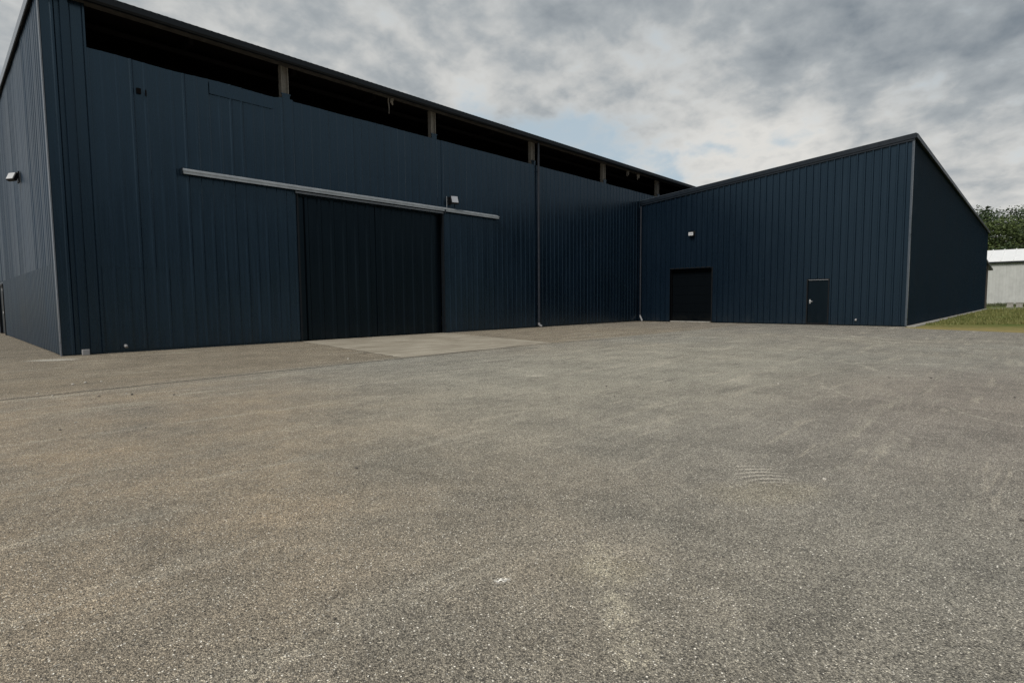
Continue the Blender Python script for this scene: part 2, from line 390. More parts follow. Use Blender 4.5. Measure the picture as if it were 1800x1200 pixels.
    h = t.math('ADD', t.math('MULTIPLY', t.sstep(v1.outputs['Distance'], 0.7, 0.1), t.lin(r1[2], 0, 1, 0.3, 1.0)), t.math('MULTIPLY', big, 0.6))
    h = t.math('SUBTRACT', h, t.math('MULTIPLY', hole, 0.5))
    h = t.math('SUBTRACT', h, t.math('MULTIPLY', joint, 2.0))
    h = t.math('ADD', h, t.math('MULTIPLY', v3.outputs['Distance'], -0.3))
    bp = t.new('ShaderNodeBump', {'Strength': 0.9, 'Distance': 0.009, 'Height': h})
    t.l.new(bp.outputs[0], b.inputs['Normal'])
    return m


def concrete_apron_mat():
    m, t, b = newmat('worn_concrete')
    pos = t.new('ShaderNodeNewGeometry').outputs['Position']
    n = t.noise(pos, 0.8, 6, 0.65); s = t.noise(t.mapv(pos, (0.5, 4, 1), (0, 0, R(8))), 1.0, 6, 0.7)
    f = t.noise(pos, 40, 4, 0.7)
    c = t.mix(t.lin(n, 0.35, 0.65), (0.225, 0.195, 0.150), (0.36, 0.325, 0.262))
    c = t.mix(t.sstep(s, 0.48, 0.72), c, (0.48, 0.45, 0.375))
    v = t.new('ShaderNodeTexVoronoi', {'Vector': pos, 'Scale': 90.0}).outputs['Color']
    c = t.mix(0.30, c, t.mix(1.0, c, t.mix(t.new('ShaderNodeSeparateColor', {0: v}).outputs[0], (0.3, 0.3, 0.3), (1.7, 1.7, 1.7)), 'MULTIPLY'))
    c = t.mix(t.math('MULTIPLY', t.lin(f, 0.35, 0.65), 0.35), c, (0.27, 0.24, 0.19))
    t.l.new(c, b.inputs['Base Color']); b.inputs['Roughness'].default_value = 0.85
    bp = t.new('ShaderNodeBump', {'Strength': 0.3, 'Distance': 0.005, 'Height': f}); t.l.new(bp.outputs[0], b.inputs['Normal'])
    return m


def turf_mat():
    m, t, b = newmat('turf')
    pos = t.new('ShaderNodeNewGeometry').outputs['Position']
    n = t.noise(pos, 0.35, 5, 0.6); f = t.noise(pos, 9, 5, 0.7); pn = t.noise(pos, 1.6, 5, 0.6)
    c = t.mix(t.lin(n, 0.35, 0.65), (0.075, 0.110, 0.026), (0.125, 0.145, 0.042))
    x = t.new('ShaderNodeSeparateXYZ', {0: pos}).outputs[0]
    dry = t.math('ADD', t.sstep(x, 38.0, 29.0), t.math('MULTIPLY', t.math('SUBTRACT', pn, 0.5), 1.6), clamp=True)
    c = t.mix(t.math('MULTIPLY', dry, 0.85), c, (0.30, 0.235, 0.105))
    c = t.mix(t.math('MULTIPLY', t.sstep(f, 0.5, 0.75), 0.6), c, (0.035, 0.05, 0.018))
    t.l.new(c, b.inputs['Base Color']); b.inputs['Roughness'].default_value = 0.95; b.inputs['Specular IOR Level'].default_value = 0.1
    bp = t.new('ShaderNodeBump', {'Strength': 0.6, 'Distance': 0.04, 'Height': f}); t.l.new(bp.outputs[0], b.inputs['Normal'])
    return m


def leaf_mat(name, dark, light, trans=0.2):
    m, t, b = newmat(name)
    r = t.new('ShaderNodeNewGeometry').outputs['Random Per Island']
    pos = t.new('ShaderNodeNewGeometry').outputs['Position']
    n = t.noise(pos, 0.45, 3, 0.5)
    k = t.math('ADD', t.math('MULTIPLY', r, 0.55), t.math('MULTIPLY', t.lin(n, 0.3, 0.7), 0.45))
    t.l.new(t.mix(k, dark, light), b.inputs['Base Color'])
    b.inputs['Roughness'].default_value = 0.6; b.inputs['Specular IOR Level'].default_value = 0.25
    return m


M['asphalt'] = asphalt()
M['apron'] = concrete_apron_mat()
M['turf'] = turf_mat()
M['leaf_a'] = leaf_mat('broad_leaf', (0.030, 0.050, 0.018), (0.115, 0.150, 0.050))
M['leaf_b'] = leaf_mat('deep_leaf', (0.018, 0.036, 0.018), (0.070, 0.100, 0.042))
M['leaf_c'] = leaf_mat('conifer_needle', (0.016, 0.030, 0.017), (0.055, 0.080, 0.040))
M['bark'] = plain('bark', (0.07, 0.055, 0.042), 0.9, var=0.3)
M['blade'] = leaf_mat('grass_blade', (0.070, 0.105, 0.024), (0.250, 0.230, 0.090))
M['weed'] = leaf_mat('weed_leaf', (0.030, 0.045, 0.020), (0.120, 0.130, 0.060))

# ------------------------------------------------------------------ ground
gb = MB(); gb.poly([(-900, -900, -0.008), (900, -900, -0.008), (900, 900, -0.008), (-900, 900, -0.008)])
tag(gb.build('ground', M['turf']), kind='structure')
ab = MB()
edge = [(31.9, 4.50), (31.1, 4.42), (30.55, 4.1), (30.1, 3.63), (29.7, 2.6), (29.35, 1.7), (28.95, 0.9), (28.69, 0.3), (28.2, -1.2), (27.7, -2.8), (26.9, -5), (25.5, -9), (22, -18), (14, -40)]
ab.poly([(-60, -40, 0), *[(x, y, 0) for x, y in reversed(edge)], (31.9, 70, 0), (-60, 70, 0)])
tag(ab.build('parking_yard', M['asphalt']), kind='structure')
pb = MB(); cor = [(7.95, 11.32), (14.0, 11.52), (15.62, 19.02), (9.05, 19.02)]; out = []
ra = random.Random(4)
for (ax, ay), (bx, by) in zip(cor, cor[1:]+cor[:1]):
    nn = 40
    for i in range(nn):
        f = i/nn; jx = ra.gauss(0, .022)+.07*mnoise.noise(Vector((f*5, ax, 1))); jy = ra.gauss(0, .022)+.07*mnoise.noise(Vector((f*5, ay, 7)))
        out.append((ax+(bx-ax)*f+jx*(i > 0), ay+(by-ay)*f+jy*(i > 0), 0.004))
pb.poly(out)
tag(pb.build('concrete_apron', M['apron']), kind='structure')
pb = MB(); pb.box((88.0, -40, -0.02), (89.2, 4.3, 0.05))
tag(pb.build('footpath', M['concrete_plain']), kind='structure')

# ------------------------------------------------------------------ the long hall
X0, D, W, L = 2.359, 18.927, 32.023, 14.387
HS, HR = 8.282, 9.652
HX1, HY1 = 64.0, 60.0                     # far ends of the hall
hall = thing('warehouse', 'long dark blue metal hall with an open eave strip and wide black sliding door', 'warehouse', (X0, D, 0))
DX0, DX1, DZ = 9.05, 15.56, 5.16          # sliding door opening
FU = (1, 0, 0); FN = (0, -1, 0)
wb = MB()
top = lambda t: HS+0.018*math.sin(t*2.1)*(1 if t < 9 else 0.25)+(0.05 if 8.55 < t < 9.05 else 0)
SEAM = 2.42
PH = 3.309
for (a, b_, wo, ir) in ((3.31, DX0, 0.006, 0.6), (DX1, 21.8, 0.004, 0.5), (21.8, HX1, 0.0012, 0.35)):
    wb.corr((0, D-0.004, 0), FU, FN, a, b_, 0.075, SEAM, phase=PH, depth=0.021, rows=2, wob=wo, seed=3, irr=ir)
    wb.corr((0, D, 0), FU, FN, a, b_, SEAM, top, phase=PH, depth=0.023, rows=5, wob=wo, seed=5, irr=ir)
wb.corr((0, D, 0), FU, FN, DX0, DX1, DZ, top, phase=PH, depth=0.022, rows=3, wob=0.007, seed=5, irr=0.6)
# backing sheet so that the wall has a thickness and a top edge
for a, b_, z0 in ((3.31, DX0, 0), (DX0, DX1, DZ), (DX1, HX1-0.1, 0)):
    wb.box((a, D+0.03, z0), (b_, D+0.10, HS-0.06))
wall_f = wb.build('wall', M['clad'], hall)
# full height corner panel
cb = MB(); cb.corr((0, D-0.012, 0), FU, FN, X0+0.02, 3.31, 0.03, HR-0.20, phase=2.62, pitch=0.333, depth=0.026, rows=4, wob=0.002, seed=8)
cb.box((X0+0.05, D+0.03, 0), (3.30, D+0.10, HR-0.25))
cb.build('corner_panel', M['clad'], hall)
# side wall
lw = MB()
lw.corr((X0-0.004, 0, 0), (0, 1, 0), (-1, 0, 0), D+0.02, 34.3, 0.03, SEAM+0.05, phase=D+0.15, depth=0.010, rows=2, wob=0.004, seed=11)
lw.corr((X0-0.004, 0, 0), (0, 1, 0), (-1, 0, 0), 36.9, HY1, 0.03, SEAM+0.05, phase=D+0.15, depth=0.010, rows=2, wob=0.004, seed=12)
lw.build('lower_sheeting', M['clad_dull'], hall)
sb = MB()
sb.corr((X0, 0, 0), (0, 1, 0), (-1, 0, 0), D+0.02, HY1, SEAM+0.05, HR-0.02, phase=D+0.15, depth=0.015, irr=0.7, rows=5, wob=0.005, seed=13)
sb.box((X0+0.03, D+0.11, 0), (X0+0.10, 34.3, HR-0.05)); sb.box((X0+0.03, 36.9, 0), (X0+0.10, HY1-0.1, HR-0.05))
sb.box((X0+0.03, 34.3, 2.3), (X0+0.10, 36.9, HR-0.05))
sb.build('wall', M['clad_side'], hall)
# rear and far walls
rb = MB(); rb.box((X0+0.1, HY1-0.1, 0), (HX1, HY1, HR)); rb.box((HX1-0.1, D+0.1, 0), (HX1, HY1-0.1, HR))
rb.build('wall', M['inside'], hall)
# corner trim
cb = MB()
cb.box((X0-0.025, D-0.045, 0.0), (X0+0.005, D-0.030, HR-0.05)); cb.box((X0-0.025, D-0.030, 0.0), (X0-0.008, D+0.05, HR-0.05))
cb.build('corner_trim', M['corner'], hall)
# roof: slab with profiled edge, gutter, soffit lining, purlins
RY0 = 18.60
rf = MB()
rf.box((X0-0.09, RY0+0.03, HR-0.10), (HX1+0.2, HY1+0.2, HR-0.004))
rf.corr((0, RY0+0.02, 0), FU, FN, X0-0.09, HX1+0.2, HR-0.055, HR, phase=2.4, pitch=0.20, depth=0.010, wb=0.11, wt=0.05, rows=1, wob=0.0, seed=2, lap=False)
rf.build('roof', M['gutter'], hall)
gt = MB()
gt.prism([(0, RY0-0.02, HR-0.07), (0, RY0-0.02, HR-0.19), (0, RY0+0.03, HR-0.24), (0, RY0+0.13, HR-0.24), (0, RY0+0.13, HR-0.105), (0, RY0+0.0, HR-0.105), (0, RY0+0.0, HR-0.07)], FU, X0-0.09, HX1)
gt.build('gutter', M['gutter'], hall)
fs = MB(); fs.box((X0-0.11, RY0-0.04, HR-0.22), (X0-0.085, HY1+0.2, HR+0.03))
fs.build('fascia', M['corner'], hall)
sf = MB(); sf.box((X0-0.05, RY0+0.135, HR-0.235), (HX1, D+0.10, HR-0.205))
sf.build('soffit', M['soffit'], hall)
ul = MB(); ul.box((X0+0.1, D+0.11, HR-0.16), (HX1-0.1, HY1-0.1, HR-0.12))
ul.build('ceiling_lining', M['inside'], hall)
PXS = [8.83+6.43*k for k in range(8)]
for k in range(17):
    pr = MB(); x = 5.6+3.215*k
    x += 0.35; pr.box((x-0.06, D+0.12, HR-0.40), (x+0.06, D+9.0, HR-0.165)); pr.build('rafter', M['inside'], hall)
for k in range(2):
    pr = MB(); pr.box((3.4, D+0.75+k*1.6, HR-0.54), (HX1-0.2, D+0.83+k*1.6, HR-0.405)); pr.build('purlin', M['inside'], hall)
for i, x in enumerate(PXS):
    po = MB(); wd = 0.125
    zb = 5.3 if DX0 < x < DX1 else 0.0
    po.box((x-wd, D+0.12, zb), (x-wd+0.03, D+0.34, HR-0.17)); po.box((x+wd-0.03, D+0.12, zb), (x+wd, D+0.34, HR-0.17)); po.box((x-wd+0.03, D+0.20, zb), (x+wd-0.03, D+0.225, HR-0.17))
    col = po.build('column', M['post'], hall)
    pl = MB(); pl.box((x-0.16, D+0.08, HS+0.20), (x+0.17, D+0.115, HS+0.245)); pl.box((x-0.135, D+0.085, HS-0.05), (x+0.135, D+0.112, HS+0.1995))
    pl.build('base_plate', M['clad'], col)

# sliding door: two leaves hung behind the covered rail
for k, (a, b_) in enumerate(((DX0+0.10, 12.32), (12.36, DX1-0.02))):
    lf = MB()
    lf.corr((0, D+0.16+0.03*k, 0), FU, FN, a, b_, 0.03, DZ+0.02, pitch=0.50, phase=a+0.28, depth=0.050, wb=0.20, wt=0.11, rows=3, wob=0.003, seed=20+k)
    lf.box((a, D+0.19+0.03*k, 0.03), (b_, D+0.23+0.03*k, DZ+0.02))
    leaf = lf.build('sliding_door', M['door_black'], hall)
    fr = MB()
    fr.box((a-0.01, D+0.13+0.03*k, 0.02), (a+0.045, D+0.155+0.03*k, DZ+0.03)); fr.box((b_-0.045, D+0.13+0.03*k, 0.02), (b_+0.01, D+0.155+0.03*k, DZ+0.03))
    fr.box((a+0.045, D+0.10+0.03*k, DZ-0.05), (b_-0.045, D+0.15+0.03*k, DZ+0.03))
    fr.build('frame', M['door_black'], leaf)
for a, b_ in ((DX0-0.03, DX0+0.03), (DX1-0.03, DX1+0.05)):
    jb = MB(); jb.box((a, D-0.034, 0.0), (b_, D+0.09, DZ-0.005)); jb.build('door_jamb', M['gutter'], hall)
rl = MB()
rl.prism([(0, D-0.03, 5.455), (0, D-0.20, 5.375), (0, D-0.20, 5.345), (0, D-0.03, 5.420)], FU, 5.45, 18.9)
rl.prism([(0, D-0.155, 5.362), (0, D-0.16, 5.265), (0, D-0.185, 5.265), (0, D-0.185, 5.348)], FU, 5.47, 18.88)
rail = rl.build('door_rail', M['rail'], hall)
for x in (5.44, 18.9):
    cp = MB(); cp.box((x-0.012, D-0.195, 5.25), (x+0.012, D-0.035, 5.44)); cp.build('end_cap', M['trim'], rail)
cp = MB(); cp.box((DX0-0.1, D-0.12, 5.17), (DX1+0.1, D-0.09, 5.235)); cp.build('track', M['corner'], rail)
cp = MB(); cp.box((15.55, D-0.19, 5.16), (15.62, D-0.04, 5.34)); cp.build('bracket', M['trim'], rail)

# downpipes on the hall
def downpipe(x, y, zt, shoe_dir, parent, r=0.055, z0=0.18):
    p = MB(); p.tube([(x, y, z0), (x, y, zt)], r, 14)
    for z in (1.2, 3.4, 5.9, 8.0):
        if z < zt: p.box((x-r-0.015, y-0.02, z-0.015), (x+r+0.015, y+0.07, z+0.015))
    pipe = p.build('downpipe', M['pipe'], parent, smooth=False)
    s_ = MB(); sx, sy = shoe_dir
    s_.tube([(x, y, z0+0.06), (x, y, z0-0.02), (x+sx*0.06, y+sy*0.06, z0-0.08), (x+sx*0.18, y+sy*0.18, 0.05)], [r*1.08, r*1.08, r*1.08, r*1.08], 12)
    s_.build('pipe_shoe', M['shoe'], pipe)
    return pipe


downpipe(21.85, D-0.10, HR-0.20, (0.5, -0.6), hall)
box = MB(); box.box((2.775, D-0.135, 0.16), (2.945, D-0.045, HR-0.20))
bp_ = box.build('downpipe', M['clad_new'], hall, bevel=0.008)
sh = MB(); sh.box((2.78, D-0.20, 0.0), (2.94, D-0.05, 0.155)); sh.build('pipe_shoe', M['shoe'], bp_, bevel=0.01)
# side door at the far left
dd = MB(); dd.box((X0+0.05, 34.36, 0.04), (X0+0.09, 35.58, 2.26)); dd.box((X0+0.05, 35.62, 0.04), (X0+0.09, 36.84, 2.26))
sd = dd.build('side_door', M['trim'], hall)
hd = MB(); hd.box((X0-0.06, 34.30, 1.00), (X0+0.05, 34.52, 1.09)); hd.build('door_latch', M['white'], sd)
hd = MB(); hd.box((X0-0.05, 34.26, 2.03), (X0+0.05, 34.42, 2.13)); hd.build('hinge', M['white'], sd)
df = MB(); df.box((X0-0.045, 34.22, 0), (X0+0.03, 34.34, 2.30)); df.box((X0-0.045, 36.86, 0), (X0+0.03, 36.96, 2.30)); df.box((X0-0.045, 34.34, 2.27), (X0+0.03, 36.86, 2.36))
df.build('door_frame', M['black'], sd)
# little vent hole near the top and a pale outlet near the foot of the wall
vb = MB(); vb.box((4.415, D-0.055, 7.37), (4.52, D-0.02, 7.52)); vb.build('vent', M['inside'], hall)
vb = MB(); vb.box((4.625, D-0.035, 7.34), (4.66, D-0.02, 7.52)); vb.build('slot', M['inside'], hall)
ob = MB(); ob.tube([(3.80, D-0.01, 0.19), (3.80, D-0.07, 0.19), (3.80, D-0.10, 0.15)], 0.045, 12)
ob.build('outlet_pipe', M['shoe'], hall)
# cover strip patch on the upper wall
pt = MB(); pt.box((6.35, D-0.034, 7.86), (8.35, D-0.027, 8.24)); pt.build('patch_sheet', M['clad'], hall)

# ------------------------------------------------------------------ the wing
ZT1, ZT2 = 7.654, 8.906
WX1 = 85.4
YN = D-L
annex = thing('warehouse', 'dark blue ribbed annex, roof rising to its outer corner, with black shutter and door', 'warehouse', (W, YN, 0))
ztop = lambda y: ZT1+(ZT2-ZT1)*(D-y)/L
SDY0, SDY1, SDZ = 14.07, 16.75, 3.27       # shutter opening
PDY0, PDY1, PDZ = 7.83, 8.90, 2.40         # person door opening
gw = MB(); GU = (0, 1, 0); GN = (-1, 0, 0)
GP = YN+0.243
gk = dict(phase=GP, depth=0.052, wb=0.105, wt=0.065, wob=0.0015, lap=False)
for a, b_, z0 in ((YN+0.02, PDY0, 0.05), (PDY0, PDY1, PDZ), (PDY1, SDY0, 0.05), (SDY0, SDY1, SDZ), (SDY1, D-0.05, 0.05)):
    if z0 < 2.46:
        gw.corr((W-0.003, 0, 0), GU, GN, a, b_, z0, 2.46, rows=1, seed=31, **gk)
    gw.corr((W, 0, 0), GU, GN, a, b_, max(z0, 2.46), lambda t: ztop(t)-0.02, rows=4, seed=32, **gk)
    gw.prism([(W+0.02, a, max(z0-0.03, 0)), (W+0.02, b_, max(z0-0.03, 0)), (W+0.02, b_, ztop(b_)-0.06), (W+0.02, a, ztop(a)-0.06)], (1, 0, 0), 0, 0.08)
gw.build('wall', M['clad_new'], annex)
ew = MB()
ew.corr((0, YN-0.003, 0), FU, FN, W+0.02, WX1, 0.05, 2.46, phase=W+0.2, depth=0.014, wb=0.085, wt=0.04, wob=0.0, rows=1, seed=34, lap=False)
ew.corr((0, YN, 0), FU, FN, W+0.02, WX1, 2.46, ZT2-0.02, phase=W+0.2, depth=0.014, wb=0.085, wt=0.04, wob=0.0, rows=1, seed=35, lap=False)
ew.box((W+0.11, YN+0.02, 0), (WX1-0.1, YN+0.10, ZT2-0.06))
ew.build('wall', M['clad_end'], annex)
rw = MB(); rw.prism([(WX1-0.09, YN+0.0, 0), (WX1-0.09, D, 0), (WX1-0.09, D, ZT1-0.06), (WX1-0.09, YN, ZT2-0.06)], (1, 0, 0), 0, 0.08)
rw.build('wall', M['clad_new'], annex)
ct = MB(); ct.box((W-0.060, YN-0.055, 0.03), (W-0.048, YN+0.02, ZT2-0.12)); ct.box((W-0.048, YN-0.055, 0.03), (W+0.08, YN-0.035, ZT2-0.12))
ct.build('corner_trim', M['edge'], annex)
ic = MB(); ic.box((W-0.05, D-0.13, 0.0), (W-0.01, D-0.04, ZT1-0.1)); ic.build('corner_trim', M['trim'], annex)
rp = MB()
rp.prism([(W-0.10, D-0.03, ZT1-0.03), (W-0.10, YN-0.10, ZT2-0.03), (W-0.10, YN-0.10, ZT2+0.05), (W-0.10, D-0.03, ZT1+0.05)], (1, 0, 0), 0.02, WX1-W+0.2)
rp.build('roof', M['gutter'], annex)
vg = MB()
vg.prism([(0, D-0.03, ZT1-0.14), (0, YN-0.12, ZT2-0.14), (0, YN-0.12, ZT2+0.06), (0, D-0.03, ZT1+0.06)], (1, 0, 0), W-0.115, W-0.083)
vg.prism([(0, D-0.03, ZT1-0.24), (0, YN-0.06, ZT2-0.24), (0, YN-0.06, ZT2-0.143), (0, D-0.03, ZT1-0.143)], (1, 0, 0), W-0.085, W-0.045)
vg.prism([(W-0.08, YN-0.10, ZT2+0.055), (W-0.08, YN-0.155, ZT2+0.055), (W-0.08, YN-0.155, ZT2-0.12), (W-0.08, YN-0.105, ZT2-0.12)], (1, 0, 0), 0, WX1-W+0.2)
vg.build('verge_trim', M['trim'], annex)
cpg = MB(); cpg.prism([(0, D-0.03, ZT1+0.062), (0, YN-0.12, ZT2+0.062), (0, YN-0.12, ZT2+0.085), (0, D-0.03, ZT1+0.085)], (1, 0, 0), W-0.13, W+0.02)
cpg.prism([(W+0.025, YN-0.16, ZT2+0.058), (W+0.025, YN-0.02, ZT2+0.058), (W+0.025, YN-0.02, ZT2+0.08), (W+0.025, YN-0.16, ZT2+0.08)], (1, 0, 0), 0, WX1-W+0.1)
cpg.build('roof_capping', M['edge'], annex)
# shutter, set back in its opening
sh = MB()
for k in range(6):
    z0 = 0.06+k*0.535
    sh.box((W+0.30, SDY0+0.02, z0), (W+0.34, SDY1-0.02, z0+0.525))
st = sh.build('shutter', M['shutter'], annex, bevel=0.006)
jb = MB()
jb.box((W-0.05, SDY0-0.05, 0.05), (W+0.29, SDY0, SDZ+0.04)); jb.box((W-0.05, SDY1, 0.05), (W+0.29, SDY1+0.05, SDZ+0.04)); jb.box((W-0.05, SDY0+0.001, SDZ), (W+0.29, SDY1-0.001, SDZ+0.05))
jb.build('frame', M['black'], st)
sl = MB(); sl.box((W-0.06, SDY0+0.06, 0.004), (W+0.28, SDY1-0.06, 0.055)); sl.build('door_sill', M['concrete_plain'], st)
# person door
pd = MB(); pd.box((W+0.04, PDY0+0.06, 0.10), (W+0.09, PDY1-0.06, PDZ-0.06)); pdo = pd.build('person_door', M['door_black'], annex, bevel=0.004)
fr = MB(); fr.box((W-0.045, PDY0, 0.04), (W+0.10, PDY0+0.05, PDZ)); fr.box((W-0.045, PDY1-0.05, 0.04), (W+0.10, PDY1, PDZ)); fr.box((W-0.045, PDY0+0.051, PDZ-0.05), (W+0.10, PDY1-0.051, PDZ)); fr.box((W-0.06, PDY0+0.051, 0.02), (W+0.10, PDY1-0.051, 0.095))
fr.build('frame', M['black'], pdo)
hd = MB(); hd.box((W+0.015, PDY1-0.20, 1.12), (W+0.038, PDY1-0.13, 1.33)); hd.box((W-0.04, PDY1-0.30, 1.21), (W-0.005, PDY1-0.14, 1.245)); hd.box((W-0.02, PDY1-0.185, 1.205), (W+0.014, PDY1-0.15, 1.25))
hd.build('handle', M['steel'], pdo, bevel=0.004)
ob = MB(); ob.tube([(W-0.02, 6.585, 0.31), (W-0.09, 6.585, 0.31), (W-0.13, 6.585, 0.25)], 0.045, 12); ob.build('outlet_pipe', M['shoe'], annex)
# kick-out pipe in the inner corner
dp = MB(); dp.tube([(W-0.16, D-0.16, 0.34), (W-0.16, D-0.16, ZT1-0.3)], 0.05, 12); pipe = dp.build('downpipe', M['pipe'], annex)
s_ = MB(); s_.tube([(W-0.16, D-0.16, 0.40), (W-0.16, D-0.17, 0.32), (W-0.26, D-0.34, 0.10), (W-0.27, D-0.37, 0.02)], 0.052, 12); s_.build('pipe_shoe', M['shoe'], pipe)
# concrete footing strip along the outer long wall
ft = MB(); ft.box((W-0.10, YN-0.42, -0.02), (WX1+0.1, YN-0.06, 0.035)); ft.build('footing', M['concrete_plain'], annex)
# lean-to roof behind the annex with one post
lt = MB()
lt.prism([(WX1+0.02, 0, 5.62), (98.0, 0, 4.92), (98.0, 0, 5.12), (WX1+0.02, 0, 5.82)], (0, 1, 0), YN, YN+13.5)
lean = lt.build('lean_to_roof', M['gutter'], annex)
ps = MB(); ps.box((90.4, YN+0.10, 0), (90.75, YN+0.45, 5.3)); ps.build('post', M['timber'], lean)
ps = MB(); ps.prism([(WX1+0.02, 0, 3.9), (90.4, 0, 5.1), (90.4, 0, 5.28), (WX1+0.02, 0, 4.2)], (0, 1, 0), YN+0.2, YN+0.34); ps.build('brace', M['timber'], lean)

# ------------------------------------------------------------------ lights on the walls
fl = thing('floodlight', 'small black floodlight with a pale square lens fixed above the sliding door rail', 'wall light', (16.0, D-0.02, 5.78))
f1 = MB(); f1.box((15.86, D-0.075, 5.60), (16.02, D-0.03, 5.93)); f1.box((15.92, D-0.17, 5.74), (15.98, D-0.075, 5.80)); f1.build('bracket', M['black'], fl)
ctr = Vector((16.06, D-0.24, 5.79)); tilt = Matrix.Rotation(R(-18), 3, 'Z') @ Matrix.Rotation(R(-24), 3, 'X')
hb = MB(); hb.box((-0.17, -0.05, -0.18), (0.17, 0.06, 0.18)); hb.v = [tuple(tilt @ Vector(v)+ctr) for v in hb.v]
hs = hb.build('housing', M['black'], fl, bevel=0.012)
gl = MB(); gl.box((-0.145, -0.064, -0.155), (0.145, -0.051, 0.155)); gl.v = [tuple(tilt @ Vector(v)+ctr) for v in gl.v]
gl.build('lens', M['glass'], hs)
cb = MB(); cb.tube([(15.80, D-0.035, 5.46), (15.80, D-0.035, 5.95)], 0.012, 8); cb.build('cable', M['rail'], fl)

fl = thing('floodlight', 'white faced floodlight on a bracket high on the left side wall', 'wall light', (X0-0.02, 25.2, 5.68))
f1 = MB(); f1.box((X0-0.07, 25.0, 5.50), (X0-0.025, 25.35, 5.86)); f1.box((X0-0.15, 25.12, 5.64), (X0-0.0695, 25.22, 5.70)); f1.build('bracket', M['black'], fl)
ctr = Vector((X0-0.20, 25.15, 5.67)); tilt = Matrix.Rotation(R(28), 3, 'Z') @ Matrix.Rotation(R(25), 3, 'Y')
hb = MB(); hb.box((-0.05, -0.18, -0.14), (0.07, 0.18, 0.14)); hb.v = [tuple(tilt @ Vector(v)+ctr) for v in hb.v]; hs = hb.build('housing', M['black'], fl, bevel=0.015)
gl = MB(); gl.box((-0.063, -0.15, -0.115), (-0.051, 0.15, 0.115)); gl.v = [tuple(tilt @ Vector(v)+ctr) for v in gl.v]; gl.build('lens', M['white'], hs)

fl = thing('floodlight', 'little white floodlight on the annex wall above the black shutter', 'wall light', (W-0.04, 15.3, 5.32))
f1 = MB(); f1.box((W-0.08, 15.12, 5.18), (W-0.04, 15.44, 5.50)); f1.box((W-0.15, 15.24, 5.30), (W-0.08, 15.34, 5.36)); f1.build('bracket', M['black'], fl)
hb = MB(); hb.box((W-0.26, 15.14, 5.20), (W-0.15, 15.47, 5.42)); hs = hb.build('housing', M['black'], fl, bevel=0.01)
gl = MB(); gl.box((W-0.275, 15.16, 5.215), (W-0.262, 15.45, 5.405)); gl.build('lens', M['white'], hs)
gd = MB(); gd.box((W-0.283, 15.20, 5.29), (W-0.277, 15.41, 5.335)); gd.build('led_array', M['rail'], hs)

# torn strips under the eave
for (x, z0, ln, wd, lab) in ((12.95, 9.41, 0.62, 0.05, 'longest pale torn strip dangling under the eave above the sliding door'),
                             (30.45, 9.40, 0.32, 0.06, 'short pale torn strip under the eave, left one beside the annex roof'),
                             (31.72, 9.40, 0.34, 0.14, 'wide pale torn strip under the eave, right one beside the annex roof')):
    b = MB(); n = 6; rnd = random.Random(int(x*10))
    pts = [(x+rnd.uniform(-.02, .02), D+0.02+rnd.uniform(-.02, .02), z0-ln*i/n) for i in range(n+1)]
    b.tube(pts, [wd*0.5*(1.1-0.6*i/n)*rnd.uniform(.7, 1.2) for i in range(n+1)], 6)
    b.tube([(x+0.18, D+0.06, z0), (x+0.14, D+0.02, z0-0.12), (x+0.22, D+0.05, z0-0.22)], [0.09, 0.06, 0.02], 6)
    tag(b.build('torn_strip', M['rag']), lab, 'torn strip', 'torn strips under the eave')

# ------------------------------------------------------------------ pale shed behind
SX = 115.7
shed = thing('shed', 'long pale grey metal shed with a white ribbed roof below the wooded slope', 'shed', (SX, 0, 0))
sw = MB(); sw.corr((SX, 0, 0), (0, 1, 0), (-1, 0, 0), -48, 22, 0.0, 6.75, pitch=0.40, phase=0.1, depth=0.022, wb=0.16, wt=0.08, rows=1, wob=0.01, seed=41)
sw.box((SX+0.05, -48, 0), (SX+0.15, 22, 6.72)); sw.box((SX+0.15, -48, 0), (SX+24, -47.9, 6.72)); sw.box((SX+0.15, 21.9, 0), (SX+24, 22, 6.72)); sw.box((SX+23.9, -47.9, 0), (SX+24, 21.9, 6.72))
sw.build('wall', M['shed'], shed)
sr = MB()
sr.prism([(SX-0.35, 0, 6.88), (SX+12, 0, 9.35), (SX+24.3, 0, 6.88), (SX+24.3, 0, 6.98), (SX+12, 0, 9.47), (SX-0.35, 0, 6.98)], (0, 1, 0), -48.3, 22.3)
for k in range(47):
    y = -48+1.5*k
    sr.prism([(SX-0.36, y, 6.985), (SX+12, y, 9.475), (SX+12, y, 9.60), (SX-0.36, y, 7.11)], (0, 1, 0), -0.06, 0.06)
rfo = sr.build('roof', M['shed_roof'], shed)
sg = MB(); sg.box((SX-0.45, -48.3, 6.66), (SX-0.08, 22.3, 6.875)); sg.build('gutter', M['gutter'], shed)

# low concrete blocks by the footpath
bd = MB()
bd.box((-0.2, -0.32, 0.10), (0.2, 0.32, 0.55)); bd.box((-0.26, -0.38, 0.55), (0.26, 0.38, 0.66)); bd.box((-0.24, -0.36, 0.0), (0.24, 0.36, 0.10))
for (x, y, lab) in ((98.0, 2.65, 'low pale concrete block on the grass before the shed, left of the pair'), (98.6, 1.75, 'low pale concrete block on the grass before the shed, right of the pair')):
    c = MB(); c.v = [(a+x, b_+y, z) for a, b_, z in bd.v]; c.f = list(bd.f)
    tag(c.build('concrete_block', M['concrete_plain'], bevel=0.02), lab, 'block', 'concrete blocks before the shed')

# ------------------------------------------------------------------ grass and weeds
rnd = random.Random(5); gb = MB()


